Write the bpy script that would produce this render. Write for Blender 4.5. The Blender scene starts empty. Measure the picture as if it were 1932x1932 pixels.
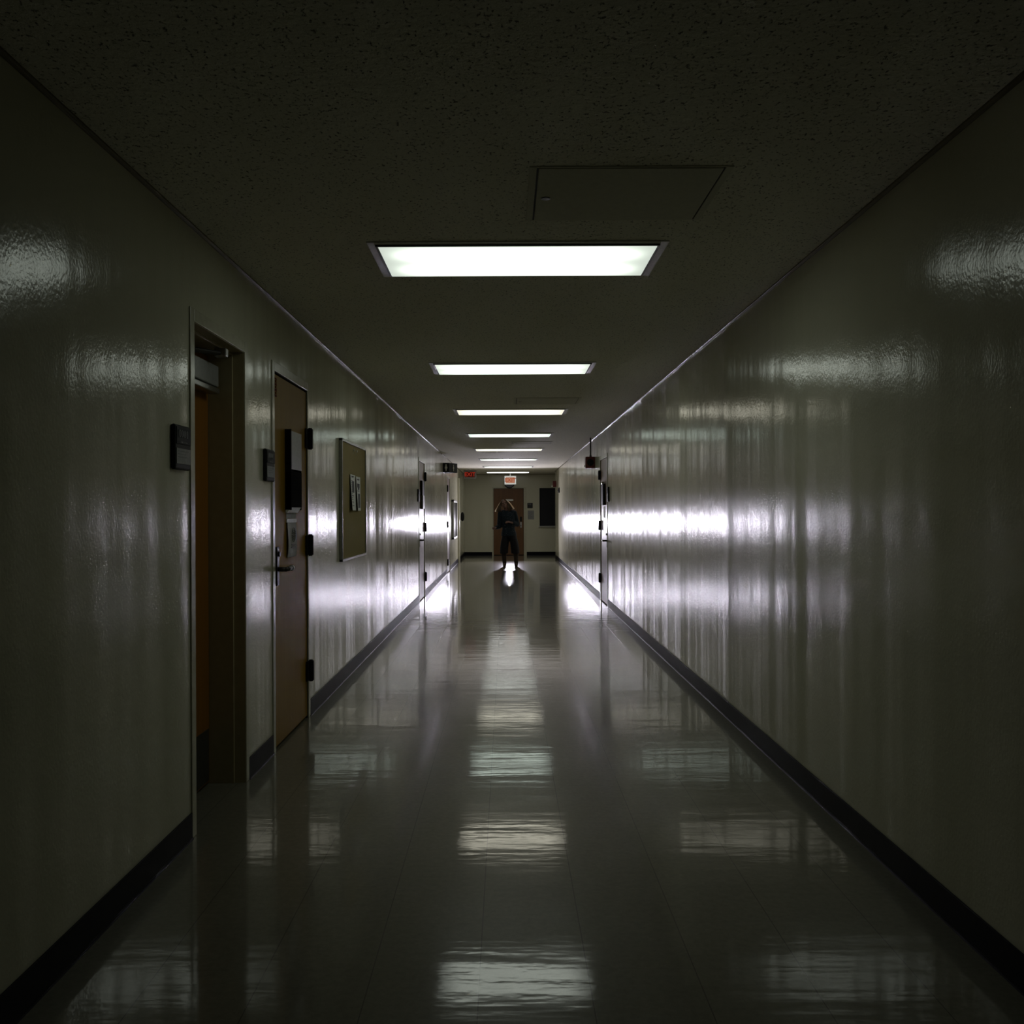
import bpy, bmesh, math, random
from mathutils import Vector, Matrix

SC = bpy.context.scene
COL = SC.collection
random.seed(7)
PI = math.pi

# ------------------------------------------------------------------ dimensions (metres)
XL, XR = -1.266, 1.390          # inner faces of the side walls
H = 2.466                       # ceiling height
EYE = 1.30
YB, YE = -4.0, 29.0             # back of the hall, far end wall
YC = 27.0                       # where the right wall stops at the cross corridor
BASE_H = 0.105

# ------------------------------------------------------------------ materials
def new_mat(name):
    m = bpy.data.materials.new(name); m.use_nodes = True
    nt = m.node_tree; nt.nodes.clear()
    out = nt.nodes.new('ShaderNodeOutputMaterial')
    return m, nt, out

def N(nt, kind, **kw):
    n = nt.nodes.new(kind)
    for k, v in kw.items():
        if k in n.inputs: n.inputs[k].default_value = v
        else: setattr(n, k, v)
    return n

def link(nt, a, ao, b, bi): nt.links.new(a.outputs[ao], b.inputs[bi])

def simple(name, col, rough=0.5, metal=0.0, bump=0.0, scale=60.0, vary=0.12, spec=0.5, coat=0.0):
    """principled with a little procedural colour variation and grain"""
    m, nt, out = new_mat(name)
    p = N(nt, 'ShaderNodeBsdfPrincipled', Roughness=rough, Metallic=metal)
    p.inputs['Specular IOR Level'].default_value = spec
    p.inputs['Coat Weight'].default_value = coat
    tc = N(nt, 'ShaderNodeTexCoord')
    no = N(nt, 'ShaderNodeTexNoise', Scale=scale, Detail=3.0)
    link(nt, tc, 'Object', no, 'Vector')
    r = N(nt, 'ShaderNodeValToRGB')
    c = Vector(col)
    r.color_ramp.elements[0].position = .3; r.color_ramp.elements[1].position = .7
    r.color_ramp.elements[0].color = (*(c * (1 - vary)), 1)
    r.color_ramp.elements[1].color = (*[min(1, v) for v in c * (1 + vary)], 1)
    link(nt, no, 'Fac', r, 'Fac'); link(nt, r, 'Color', p, 'Base Color')
    if bump:
        b = N(nt, 'ShaderNodeBump', Strength=1.0, Distance=bump)
        link(nt, no, 'Fac', b, 'Height'); link(nt, b, 'Normal', p, 'Normal')
    link(nt, p, 'BSDF', out, 'Surface')
    return m

def emis(name, col, strength, base=(.05, .02, .02)):
    m, nt, out = new_mat(name)
    p = N(nt, 'ShaderNodeBsdfPrincipled', Roughness=.8)
    p.inputs['Specular IOR Level'].default_value = .1
    p.inputs['Base Color'].default_value = (*base, 1)
    p.inputs['Emission Color'].default_value = (*col, 1)
    p.inputs['Emission Strength'].default_value = strength
    link(nt, p, 'BSDF', out, 'Surface')
    return m

def mapped_noise(nt, tc, scl, scale=1.0, detail=2.0, rough=.5):
    mp = N(nt, 'ShaderNodeMapping'); mp.inputs['Scale'].default_value = scl
    link(nt, tc, 'Object', mp, 'Vector')
    no = N(nt, 'ShaderNodeTexNoise', Scale=scale, Detail=detail, Roughness=rough)
    link(nt, mp, 'Vector', no, 'Vector')
    return no

def math_node(nt, op, a, b=None, c=None):
    n = N(nt, 'ShaderNodeMath', operation=op)
    for i, v in enumerate((a, b, c)):
        if v is None: continue
        if isinstance(v, (int, float)): n.inputs[i].default_value = v
        else: nt.links.new(v, n.inputs[i])
    return n.outputs[0]

def wall_paint(name, along):
    """satin enamel over hand-floated plaster: long vertical undulations plus roller stipple"""
    m, nt, out = new_mat(name)
    p = N(nt, 'ShaderNodeBsdfPrincipled', Roughness=.3)
    p.inputs['Specular IOR Level'].default_value = WALL_SPEC
    tc = N(nt, 'ShaderNodeTexCoord')
    def sc(a, z): return (1.0, a, z) if along == 'y' else (a, 1.0, z)
    und = [(mapped_noise(nt, tc, sc(f, f * .035 + .02), 1.0, 0.0), a) for f, a in UNDULATE]
    trow = mapped_noise(nt, tc, sc(9.0, 12.0), 1.0, 3.0)
    fine = mapped_noise(nt, tc, (90, 90, 70), 1.0, 2.0)
    h = math_node(nt, 'MULTIPLY', und[0][0].outputs['Fac'], und[0][1])
    for no, a in und[1:]: h = math_node(nt, 'MULTIPLY_ADD', no.outputs['Fac'], a, h)
    h = math_node(nt, 'MULTIPLY_ADD', trow.outputs['Fac'], .0009, h)
    h = math_node(nt, 'MULTIPLY_ADD', fine.outputs['Fac'], .0006, h)
    b = N(nt, 'ShaderNodeBump', Strength=1.0, Distance=1.0)
    nt.links.new(h, b.inputs['Height']); link(nt, b, 'Normal', p, 'Normal')
    dirt = mapped_noise(nt, tc, sc(.8, .5), 1.0, 1.0)
    r = N(nt, 'ShaderNodeValToRGB')
    r.color_ramp.elements[0].position = .0; r.color_ramp.elements[1].position = 1.0
    r.color_ramp.elements[0].color = (.52, .505, .385, 1)
    r.color_ramp.elements[1].color = (.55, .535, .41, 1)
    link(nt, dirt, 'Fac', r, 'Fac'); link(nt, r, 'Color', p, 'Base Color')
    rr = N(nt, 'ShaderNodeMapRange'); rr.inputs['To Min'].default_value = WALL_R[0]; rr.inputs['To Max'].default_value = WALL_R[1]
    rr.inputs['From Min'].default_value = .1; rr.inputs['From Max'].default_value = .9
    link(nt, trow, 'Fac', rr, 'Value'); link(nt, rr, 'Result', p, 'Roughness')
    link(nt, p, 'BSDF', out, 'Surface')
    return m

def floor_vinyl(name):
    """waxed vinyl tile, 12 inch, each tile a hair out of level"""
    m, nt, out = new_mat(name)
    p = N(nt, 'ShaderNodeBsdfPrincipled')
    p.inputs['Specular IOR Level'].default_value = FLOOR_SPEC
    tc = N(nt, 'ShaderNodeTexCoord')
    sp = N(nt, 'ShaderNodeSeparateXYZ'); link(nt, tc, 'Object', sp, 'Vector')
    tx = math_node(nt, 'DIVIDE', math_node(nt, 'ADD', sp.outputs['X'], 50 * .305 + .08), .305)
    ty = math_node(nt, 'DIVIDE', math_node(nt, 'ADD', sp.outputs['Y'], 50 * .305 + .03), .305)
    fx = math_node(nt, 'FRACT', tx); fy = math_node(nt, 'FRACT', ty)
    ix = math_node(nt, 'FLOOR', tx); iy = math_node(nt, 'FLOOR', ty)
    cb = N(nt, 'ShaderNodeCombineXYZ'); nt.links.new(ix, cb.inputs[0]); nt.links.new(iy, cb.inputs[1])
    wn = N(nt, 'ShaderNodeTexWhiteNoise', noise_dimensions='2D'); link(nt, cb, 'Vector', wn, 'Vector')
    ws = N(nt, 'ShaderNodeSeparateColor'); link(nt, wn, 'Color', ws, 'Color')
    # seam mask
    def edge(f):
        a = math_node(nt, 'SUBTRACT', f, .5); a = math_node(nt, 'ABSOLUTE', a)
        return math_node(nt, 'GREATER_THAN', a, .4945)
    seam = math_node(nt, 'MAXIMUM', edge(fx), math_node(nt, 'MULTIPLY', edge(fy), .15))
    # height: tile tilt + rolling wax + seam groove
    h = math_node(nt, 'MULTIPLY', math_node(nt, 'MULTIPLY', math_node(nt, 'SUBTRACT', ws.outputs['Red'], .5), fx), .00012)
    h2 = math_node(nt, 'MULTIPLY', math_node(nt, 'MULTIPLY', math_node(nt, 'SUBTRACT', ws.outputs['Green'], .5), fy), .0005)
    h = math_node(nt, 'ADD', h, h2)
    n1 = mapped_noise(nt, tc, (1.6, 9.0, 1), 1.0, 3.0)
    n2 = mapped_noise(nt, tc, (16, 26, 1), 1.0, 2.0)
    h = math_node(nt, 'MULTIPLY_ADD', n1.outputs['Fac'], .0011, h)
    h = math_node(nt, 'MULTIPLY_ADD', n2.outputs['Fac'], .00022, h)
    b = N(nt, 'ShaderNodeBump', Strength=1.0, Distance=1.0)
    nt.links.new(h, b.inputs['Height']); link(nt, b, 'Normal', p, 'Normal')
    fl = mapped_noise(nt, tc, (40, 40, 1), 1.0, 4.0, .7)
    r = N(nt, 'ShaderNodeValToRGB')
    r.color_ramp.elements[0].position = .35; r.color_ramp.elements[1].position = .65
    r.color_ramp.elements[0].color = (.145, .138, .106, 1)
    r.color_ramp.elements[1].color = (.19, .181, .142, 1)
    link(nt, fl, 'Fac', r, 'Fac')
    mx = N(nt, 'ShaderNodeMix', data_type='RGBA')
    nt.links.new(seam, mx.inputs['Factor']); nt.links.new(r.outputs['Color'], mx.inputs['A'])
    mx.inputs['B'].default_value = (.08, .077, .062, 1)
    hs = N(nt, 'ShaderNodeHueSaturation')
    nt.links.new(mx.outputs['Result'], hs.inputs['Color'])
    nt.links.new(math_node(nt, 'MULTIPLY_ADD', ws.outputs['Blue'], .06, .97), hs.inputs['Value'])
    link(nt, hs, 'Color', p, 'Base Color')
    rg = mapped_noise(nt, tc, (2.2, 5, 1), 1.0, 4.0)
    rr = N(nt, 'ShaderNodeMapRange'); rr.inputs['To Min'].default_value = FLOOR_R[0]; rr.inputs['To Max'].default_value = FLOOR_R[1]
    rr.inputs['From Min'].default_value = .3; rr.inputs['From Max'].default_value = .7
    link(nt, rg, 'Fac', rr, 'Value'); link(nt, rr, 'Result', p, 'Coat Roughness')
    p.inputs['Coat Weight'].default_value = 1.0; p.inputs['Coat IOR'].default_value = 1.42
    p.inputs['Roughness'].default_value = FLOOR_BASE_R
    link(nt, b, 'Normal', p, 'Coat Normal')
    link(nt, p, 'BSDF', out, 'Surface')
    return m

def ceiling_plaster(name):
    m, nt, out = new_mat(name)
    p = N(nt, 'ShaderNodeBsdfPrincipled', Roughness=.75)
    p.inputs['Specular IOR Level'].default_value = .06
    tc = N(nt, 'ShaderNodeTexCoord')
    n1 = mapped_noise(nt, tc, (42, 42, 42), 1.0, 3.0, .6)
    n2 = mapped_noise(nt, tc, (95, 70, 80), 1.0, 2.0, .6)
    pit = N(nt, 'ShaderNodeMapRange'); pit.inputs['From Min'].default_value = .60; pit.inputs['From Max'].default_value = .70
    link(nt, n2, 'Fac', pit, 'Value')
    h = math_node(nt, 'MULTIPLY', n1.outputs['Fac'], .007)
    h = math_node(nt, 'MULTIPLY_ADD', pit.outputs['Result'], -.005, h)
    b = N(nt, 'ShaderNodeBump', Strength=1.0, Distance=1.0)
    nt.links.new(h, b.inputs['Height']); link(nt, b, 'Normal', p, 'Normal')
    mx = N(nt, 'ShaderNodeMix', data_type='RGBA')
    nt.links.new(pit.outputs['Result'], mx.inputs['Factor'])
    mx.inputs['A'].default_value = (.80, .78, .67, 1); mx.inputs['B'].default_value = (.20, .19, .16, 1)
    nt.links.new(mx.outputs['Result'], p.inputs['Base Color'])
    link(nt, p, 'BSDF', out, 'Surface')
    return m

def wood(name, a, bcol, rough=.28, spec=.5):
    m, nt, out = new_mat(name)
    p = N(nt, 'ShaderNodeBsdfPrincipled', Roughness=rough)
    p.inputs['Specular IOR Level'].default_value = spec
    tc = N(nt, 'ShaderNodeTexCoord')
    n1 = mapped_noise(nt, tc, (22, 22, .9), 1.0, 4.0, .6)
    r = N(nt, 'ShaderNodeValToRGB')
    r.color_ramp.elements[0].position = .3; r.color_ramp.elements[1].position = .72
    r.color_ramp.elements[0].color = (*a, 1); r.color_ramp.elements[1].color = (*bcol, 1)
    link(nt, n1, 'Fac', r, 'Fac'); link(nt, r, 'Color', p, 'Base Color')
    n2 = mapped_noise(nt, tc, (7, 7, .4), 1.0, 2.0)
    b = N(nt, 'ShaderNodeBump', Strength=1.0, Distance=.0012)
    link(nt, n2, 'Fac', b, 'Height'); link(nt, b, 'Normal', p, 'Normal')
    link(nt, p, 'BSDF', out, 'Surface')
    return m

def lens_mat(name):
    """prismatic acrylic lens over two tubes; tint of the tubes comes from the object's own colour"""
    m, nt, out = new_mat(name)
    tc = N(nt, 'ShaderNodeTexCoord')
    sp = N(nt, 'ShaderNodeSeparateXYZ'); link(nt, tc, 'Object', sp, 'Vector')
    def gauss(c, w):
        d = math_node(nt, 'DIVIDE', math_node(nt, 'SUBTRACT', sp.outputs['Y'], c), w)
        return math_node(nt, 'EXPONENT', math_node(nt, 'MULTIPLY', math_node(nt, 'MULTIPLY', d, d), -1.0))
    tubes = math_node(nt, 'ADD', gauss(.125, .085), gauss(-.125, .085))
    ax = math_node(nt, 'ABSOLUTE', sp.outputs['X'])
    end = N(nt, 'ShaderNodeMapRange', interpolation_type='SMOOTHSTEP')
    end.inputs['From Min'].default_value = .615; end.inputs['From Max'].default_value = .40
    nt.links.new(ax, end.inputs['Value'])
    glow = math_node(nt, 'MULTIPLY_ADD', math_node(nt, 'MULTIPLY', tubes, end.outputs['Result']), .72,
                     math_node(nt, 'MULTIPLY_ADD', end.outputs['Result'], .12, .30))
    st = math_node(nt, 'MULTIPLY', glow, LENS_E)
    oi = N(nt, 'ShaderNodeObjectInfo')
    e = N(nt, 'ShaderNodeEmission')
    link(nt, oi, 'Color', e, 'Color'); nt.links.new(st, e.inputs['Strength'])
    link(nt, e, 'Emission', out, 'Surface')
    return m

UNDULATE = [(.9, .030), (2.2, .0185), (5.0, .0068), (12.0, .0018)]
LENS_E = 3.1
WALL_SPEC, WALL_R = .5, (.14, .19)
FLOOR_SPEC, FLOOR_R, FLOOR_BASE_R = .11, (.05, .10), .30
FLASH_W = 62.0

M = {}
M['wall'] = wall_paint('satin_wall_paint', 'y')
M['wall_end'] = wall_paint('satin_wall_paint_end', 'x')
M['floor'] = floor_vinyl('waxed_vinyl_tile')
M['ceiling'] = ceiling_plaster('textured_plaster')
M['base'] = simple('black_rubber_base', (.006, .006, .009), .45, bump=.0006, scale=12, spec=.05)
M['trim'] = simple('ceiling_edge_metal', (.13, .105, .065), .15, metal=.0, bump=.0002, scale=14, spec=.28)
M['oak'] = wood('oak_veneer', (.27, .150, .012), (.32, .185, .018), .45, .04)
M['orange_wood'] = wood('orange_veneer', (.25, .10, .012), (.32, .135, .018), .35, .3)
M['brown_wood'] = wood('brown_veneer', (.115, .055, .021), (.155, .074, .028), .38, .3)
M['frame'] = simple('painted_steel_frame', (.47, .455, .345), .24, bump=.0004, scale=25, vary=.05)
M['jamb'] = simple('painted_steel_jamb', (.40, .345, .20), .4, bump=.0004, scale=25, vary=.05)
M['black'] = simple('black_plastic', (.008, .008, .009), .55, spec=.2)
M['matte_black'] = simple('matte_black', (.006, .006, .006), .95, spec=.03)
M['dark_metal'] = simple('dark_bronze_metal', (.045, .042, .038), .35, metal=.5)
M['steel'] = simple('brushed_steel', (.42, .42, .41), .33, metal=.9, scale=90)
M['chrome'] = simple('polished_steel', (.75, .75, .76), .15, metal=1.0)
M['closer'] = simple('grey_painted_metal', (.30, .30, .29), .42)
M['kick'] = simple('dark_kick_plate', (.07, .068, .062), .4, metal=.4)
M['sign_grey'] = simple('grey_sign_insert', (.26, .26, .25), .6, scale=40, spec=.2)
M['sign_dark'] = simple('dark_sign_face', (.040, .040, .043), .65, spec=.15)
M['sign_mark'] = simple('raised_grey_letters', (.28, .28, .29), .6)
M['paper'] = simple('white_paper', (.72, .72, .68), .65, scale=25, vary=.05)
M['paper_dim'] = simple('greenish_paper', (.30, .305, .25), .6, scale=25, vary=.06)
M['ink'] = simple('dark_ink', (.05, .05, .055), .6)
M['grey_ink'] = simple('grey_ink', (.17, .17, .165), .6)
M['tan'] = simple('tan_board_cloth', (.27, .215, .085), .8, bump=.0006, scale=300, spec=.2)
M['alu'] = simple('aluminium_frame', (.40, .40, .38), .3, metal=.7)
M['white_metal'] = simple('white_enamel', (.62, .62, .58), .35)
M['white_plastic'] = simple('white_sign_plastic', (.72, .72, .70), .4)
M['panel'] = simple('painted_access_panel', (.64, .625, .53), .85, spec=.2, bump=.0003, scale=40, vary=.04)
M['red_label'] = simple('dark_red_label', (.10, .012, .008), .9, spec=.05)
M['alarm_red'] = simple('alarm_red', (.11, .012, .010), .4)
M['strobe_white'] = simple('white_strobe', (.75, .75, .73), .25)
M['exit_dim'] = emis('exit_letters_dim', (1.0, .07, .03), .24)
M['exit_face'] = emis('exit_face_red', (1.0, .09, .04), .015, (.07, .018, .014))
M['exit_face_hot'] = emis('exit_face_orange', (1.0, .25, .10), .08, (.42, .22, .15))
M['exit_hot'] = emis('exit_letters_hot', (1.0, .20, .05), .28)
M['exit_box'] = simple('dull_sign_housing', (.17, .165, .15), .6)
M['glass_dark'] = simple('dark_pane', (.018, .018, .022), .6, scale=3, spec=.2)
M['pane'] = simple('case_pane', (.02, .02, .022), .16, scale=3, spec=.15)
M['clock_face'] = simple('grey_clock_face', (.13, .13, .16), .3)
M['lens'] = lens_mat('fluorescent_lens')

# ------------------------------------------------------------------ mesh helpers
class MB:
    """collects shapes in world space and links them as ONE mesh object"""
    def __init__(self): self.bm = bmesh.new()
    def box(self, lo, hi, bevel=0.0, seg=2):
        lo, hi = [min(a, b) for a, b in zip(lo, hi)], [max(a, b) for a, b in zip(lo, hi)]
        t = bmesh.new(); bmesh.ops.create_cube(t, size=1.0)
        for v in t.verts:
            v.co = Vector([(l + h) / 2 + c * (h - l) for l, h, c in zip(lo, hi, v.co)])
        if bevel:
            bmesh.ops.bevel(t, geom=t.edges[:], offset=min(bevel, .45 * min(h - l for l, h in zip(lo, hi))),
                            segments=seg, affect='EDGES', profile=.5)
        self.add(t); return self
    def add(self, t):
        me = bpy.data.meshes.new('tmp'); t.to_mesh(me); t.free()
        self.bm.from_mesh(me); bpy.data.meshes.remove(me)
    def prism(self, pts, axis_vec):
        """extrude polygon pts (world Vectors) along axis_vec"""
        t = bmesh.new()
        a = [t.verts.new(p) for p in pts]; b = [t.verts.new(Vector(p) + Vector(axis_vec)) for p in pts]
        t.faces.new(a); t.faces.new(b[::-1])
        for i in range(len(a)):
            j = (i + 1) % len(a); t.faces.new((a[i], b[i], b[j], a[j]))
        bmesh.ops.recalc_face_normals(t, faces=t.faces[:]); self.add(t); return self
    def tube(self, p0, p1, r0, r1=None, seg=12):
        r1 = r0 if r1 is None else r1
        p0, p1 = Vector(p0), Vector(p1); d = p1 - p0
        q = d.to_track_quat('Z', 'Y')
        t = bmesh.new(); rings = []
        for p, r in ((p0, r0), (p1, r1)):
            rings.append([t.verts.new(p + q @ Vector((r * math.cos(2 * PI * k / seg), r * math.sin(2 * PI * k / seg), 0))) for k in range(seg)])
        for k in range(seg):
            j = (k + 1) % seg; t.faces.new((rings[0][k], rings[0][j], rings[1][j], rings[1][k]))
        t.faces.new(rings[0][::-1]); t.faces.new(rings[1])
        self.add(t); return self
    def loft(self, rings, cap=True):
        t = bmesh.new(); R = [[t.verts.new(p) for p in r] for r in rings]
        n = len(R[0])
        for a, b in zip(R, R[1:]):
            for k in range(n):
                j = (k + 1) % n; t.faces.new((a[k], a[j], b[j], b[k]))
        if cap: t.faces.new(R[0][::-1]); t.faces.new(R[-1])
        bmesh.ops.recalc_face_normals(t, faces=t.faces[:]); self.add(t); return self
    def ball(self, c, r, seg=16, rot=None):
        t = bmesh.new(); bmesh.ops.create_uvsphere(t, u_segments=seg, v_segments=max(6, seg // 2), radius=1.0)
        r = (r, r, r) if isinstance(r, (int, float)) else r
        for v in t.verts:
            co = Vector([a * b for a, b in zip(v.co, r)])
            if rot is not None: co = rot @ co
            v.co = Vector(c) + co
        self.add(t); return self
    def capsule(self, p0, p1, r0, r1, seg=12):
        self.tube(p0, p1, r0, r1, seg); self.ball(p0, r0, seg); self.ball(p1, r1, seg); return self

def world_of(p):
    return Vector((0, 0, 0)) if p is None else Vector(p.location) + world_of(p.parent)

def obj(name, mb, mat, parent=None, smooth=False, origin=None):
    me = bpy.data.meshes.new(name)
    bmesh.ops.recalc_face_normals(mb.bm, faces=mb.bm.faces[:])
    off = world_of(parent)
    o = bpy.data.objects.new(name, me)
    if origin is not None:
        origin = Vector(origin); o.location = origin - off; off = origin
    bmesh.ops.translate(mb.bm, vec=-off, verts=mb.bm.verts[:])
    mb.bm.to_mesh(me); mb.bm.free()
    me.materials.append(mat)
    if smooth:
        for p in me.polygons: p.use_smooth = True
    COL.objects.link(o)
    if parent is not None: o.parent = parent
    return o

def tag(o, label=None, cat=None, group=None, kind=None):
    for k, v in (('label', label), ('category', cat), ('group', group), ('kind', kind)):
        if v: o[k] = v
    return o

def thing(name, loc, label=None, cat=None, group=None, kind=None):
    o = bpy.data.objects.new(name, None); COL.objects.link(o); o.location = loc
    o.empty_display_size = .1
    return tag(o, label, cat, group, kind)

def copy_tree(o, parent=None):
    c = o.copy(); COL.objects.link(c)
    if parent is not None: c.parent = parent
    for ch in [x for x in COL.objects if x.parent == o]: copy_tree(ch, c)
    return c

def text_mesh(name, body, size, mat, mtx, parent, depth=.002, label=None):
    """flat lettering: built-in font, turned into a mesh; mtx places its local XY plane in the world"""
    cu = bpy.data.curves.new(name + '_c', 'FONT'); cu.body = body; cu.size = size
    cu.align_x = 'CENTER'; cu.align_y = 'CENTER'; cu.extrude = depth / 2; cu.offset = size * .018
    tmp = bpy.data.objects.new(name + '_t', cu); COL.objects.link(tmp)
    dg = bpy.context.evaluated_depsgraph_get()
    me = bpy.data.meshes.new_from_object(tmp.evaluated_get(dg))
    COL.objects.unlink(tmp); bpy.data.objects.remove(tmp)
    me.transform(mtx); me.transform(Matrix.Translation(-world_of(parent)))
    me.name = name; me.materials.clear(); me.materials.append(mat)
    o = bpy.data.objects.new(name, me); COL.objects.link(o); o.parent = parent
    return o

# frames of reference on the three walls: (u along, v out of the wall, z up)
def PL(u, v, z): return Vector((XL + v, u, z))
def PR(u, v, z): return Vector((XR - v, u, z))
def PE(u, v, z): return Vector((u, YE - v, z))

def wbox(mb, P, u0, u1, v0, v1, z0, z1, bevel=0.0):
    mb.box(P(u0, v0, z0), P(u1, v1, z1), bevel); return mb

def B(P, *a, bevel=0.0):
    mb = MB(); wbox(mb, P, *a, bevel=bevel); return mb

# ------------------------------------------------------------------ the setting
def wall_with_openings(name, P, u0, u1, thick, openings, mat):
    mb = MB(); u = u0
    for a, b, zt in sorted(openings):
        wbox(mb, P, u, a, -thick, 0, 0, H); wbox(mb, P, a, b, -thick, 0, zt, H); u = b
    wbox(mb, P, u, u1, -thick, 0, 0, H)
    return tag(obj(name, mb, mat), kind='structure')

D1 = (3.869, 4.613, 2.080)      # recessed door, near left
D2 = (5.205, 6.070, 2.080)      # oak door with the holder
D3 = (13.88, 14.80, 2.060)
D4 = (20.40, 21.40, 2.060)
DR = (13.12, 14.06, 2.060)
DE = (-.385, .535, 2.035)
LEFT = [D1, D2, D3, D4]
wall_with_openings('wall_left', PL, YB, YE + .3, .40, LEFT, M['wall'])
wall_with_openings('wall_right', PR, YB, YC, .30, [DR], M['wall'])
wall_with_openings('wall_end', PE, XL, 5.0, .30, [DE], M['wall_end'])
tag(obj('wall_back', MB().box((XL, YB - .2, 0), (XR, YB, H)), M['wall_end']), kind='structure')
tag(obj('wall_cross', MB().box((XR + .30, YC - .2, 0), (5.0, YC, H)).box((5.0, YC - .2, 0), (5.2, YE + .3, H)), M['wall_end']), kind='structure')
fl = MB().box((XL - .40, YB - .2, -.2), (XR + .30, YE + .3, 0)).box((XR + .30, YC - .2, -.2), (5.2, YE + .3, 0))
tag(obj('floor', fl, M['floor']), kind='structure')
ce = MB().box((XL - .40, YB - .2, H), (XR + .30, YE + .3, H + .2)).box((XR + .30, YC - .2, H), (5.2, YE + .3, H + .2))
tag(obj('ceiling', ce, M['ceiling']), kind='structure')

# rooms behind the doors are dark; close each opening at the back of the wall
def baseboard(name, P, segs):
    mb = MB()
    for a, b in segs:
        wbox(mb, P, a, b, 0, .007, .0, BASE_H, .002)
        # the cove foot
        p = [P(a, 0, 0), P(a, .012, 0), P(a, .009, .004), P(a, .007, .010), P(a, 0, .014)]
        mb.prism(p, P(b, 0, 0) - P(a, 0, 0))
    return tag(obj(name, mb, M['base']), kind='structure')
CW = .052                       # width of the steel frame faces
ls, u = [], YB
for a, b, _ in LEFT:
    ls.append((u, a - CW)); u = b + CW
ls.append((u, YE))
baseboard('baseboard_left', PL, ls)
baseboard('baseboard_right', PR, [(YB, DR[0] - CW), (DR[1] + CW, YC)])
baseboard('baseboard_end', PE, [(XL, DE[0] - .045), (DE[1] + .085, 5.0)])
for name, P, u1 in (('trim_1', PL, YE), ('trim_2', PR, YC)):
    mb = MB()
    R_ = .013
    pts = [P(YB, 0, H)] + [P(YB, R_ * math.cos(k * PI / 16), H - R_ * math.sin(k * PI / 16)) for k in range(9)]
    mb.prism(pts, P(u1, 0, 0) - P(YB, 0, 0))
    tag(obj(name, mb, M['trim']), kind='structure')
mb = MB(); wbox(mb, PE, XL, 5.0, 0, .012, H - .012, H, .001)
tag(obj('trim_3', mb, M['trim']), kind='structure')

# ------------------------------------------------------------------ doors
def frame_parts(root, P, d, leaf_v, depth, frame_mat=None, jamb_mat=None, cw=CW, cwr=None):
    """steel frame: flat faces round the opening, jambs going back into the wall, and a stop"""
    a, b, zt = d; cwr = cw if cwr is None else cwr
    mb = MB(); t = .006
    wbox(mb, P, a - cw, a, 0, t, 0, zt + cw, .0025)
    wbox(mb, P, b, b + cwr, 0, t, 0, zt + cw, .0025)
    wbox(mb, P, a, b, 0, t, zt, zt + cw, .0025)
    obj('door_frame', mb, frame_mat or M['frame'], root)
    return mb

def hinge(root, P, u, v, z, mat, r=.013, h=.125, plate=.035):
    mb = MB(); s = h / 2
    wbox(mb, P, u - .004, u + r * 1.3, v, v + 2 * r, z - s, z + s, .003)
    mb.tube(P(u + r * .4, v + r, z - s - .006), P(u + r * .4, v + r, z + s + .006), r * .7)
    wbox(mb, P, u - plate, u, v - .002, v + .006, z - s, z + s)
    return obj('hinge', mb, mat, root)

def lever_set(root, P, u, v, z, direction, mat, tip=None, plate=(.05, .21), long=.115):
    """escutcheon plate with lock cylinder and a lever that runs toward +/-u"""
    root_h = obj('door_handle', B(P, u - plate[0] / 2, u + plate[0] / 2, v, v + .012, z - plate[1] * .45, z + plate[1] * .62, bevel=.004), mat, root)
    mb = MB()
    mb.tube(P(u, v + .010, z), P(u, v + .055, z), .013)
    mb.ball(P(u, v + .055, z), .0135, 12); mb.tube(P(u, v + .055, z), P(u + direction * long, v + .055, z), .0130)
    obj('lever', mb, mat, root_h, smooth=True)
    if tip:
        obj('lever_tip', MB().tube(P(u + direction * (long - .004), v + .055, z), P(u + direction * (long + .016), v + .055, z), .0165), tip, root_h)
    mb = MB().tube(P(u, v + .010, z + plate[1] * .42), P(u, v + .022, z + plate[1] * .42), .014)
    obj('lock_cylinder', mb, mat, root_h)
    return root_h

# door_1: deep recess on the near left, orange leaf, closer at the top, kick plate at the foot
a, b, zt = D1
r = thing('door_1', PL((a + b) / 2, 0, 0), kind='structure')
frame_parts(r, PL, D1, 0, 0)
LV = -.169
mb = MB()                                            # jamb linings and head, then the deeper stop
wbox(mb, PL, b - .002, b + .001, -.30, .001, 0, zt); wbox(mb, PL, a - .001, a + .002, -.30, .001, 0, zt)
wbox(mb, PL, a, b, -.30, .001, zt - .002, zt + .001)
wbox(mb, PL, b - .012, b, -.30, -.052, 0, zt, .002); wbox(mb, PL, a, a + .012, -.30, -.052, 0, zt, .002)
wbox(mb, PL, a + .012, b - .012, -.30, -.052, zt - .014, zt, .002)
obj('door_jamb', mb, M['jamb'], r)
leaf = obj('door_leaf', B(PL, a + .014, b - .016, LV - .045, LV, .012, zt - .02, bevel=.002), M['orange_wood'], r)
obj('kick_plate', B(PL, a + .03, b - .03, LV, LV + .003, .02, .27, bevel=.001), M['kick'], leaf)
cl = obj('door_closer', B(PL, 4.16, b - .045, LV, LV + .062, 1.905, 2.005, bevel=.006), M['closer'], leaf)
obj('closer_cover', B(PL, 4.16, b - .045, LV, LV + .066, 1.872, 1.898, bevel=.004), M['steel'], cl)
mb = MB().capsule(PL(4.20, LV + .04, 2.028), PL(4.40, LV + .125, 2.040), .012, .010)
mb.tube(PL(4.20, LV + .03, 2.0), PL(4.20, LV + .03, 2.03), .018)
obj('closer_arm', mb, M['dark_metal'], cl)
obj('arm_shoe', B(PL, 4.385, 4.425, LV + .095, LV + .150, 2.022, 2.064, bevel=.006), M['steel'], cl)
lever_set(leaf, PL, a + .09, LV, .98, 1, M['dark_metal'])

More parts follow.
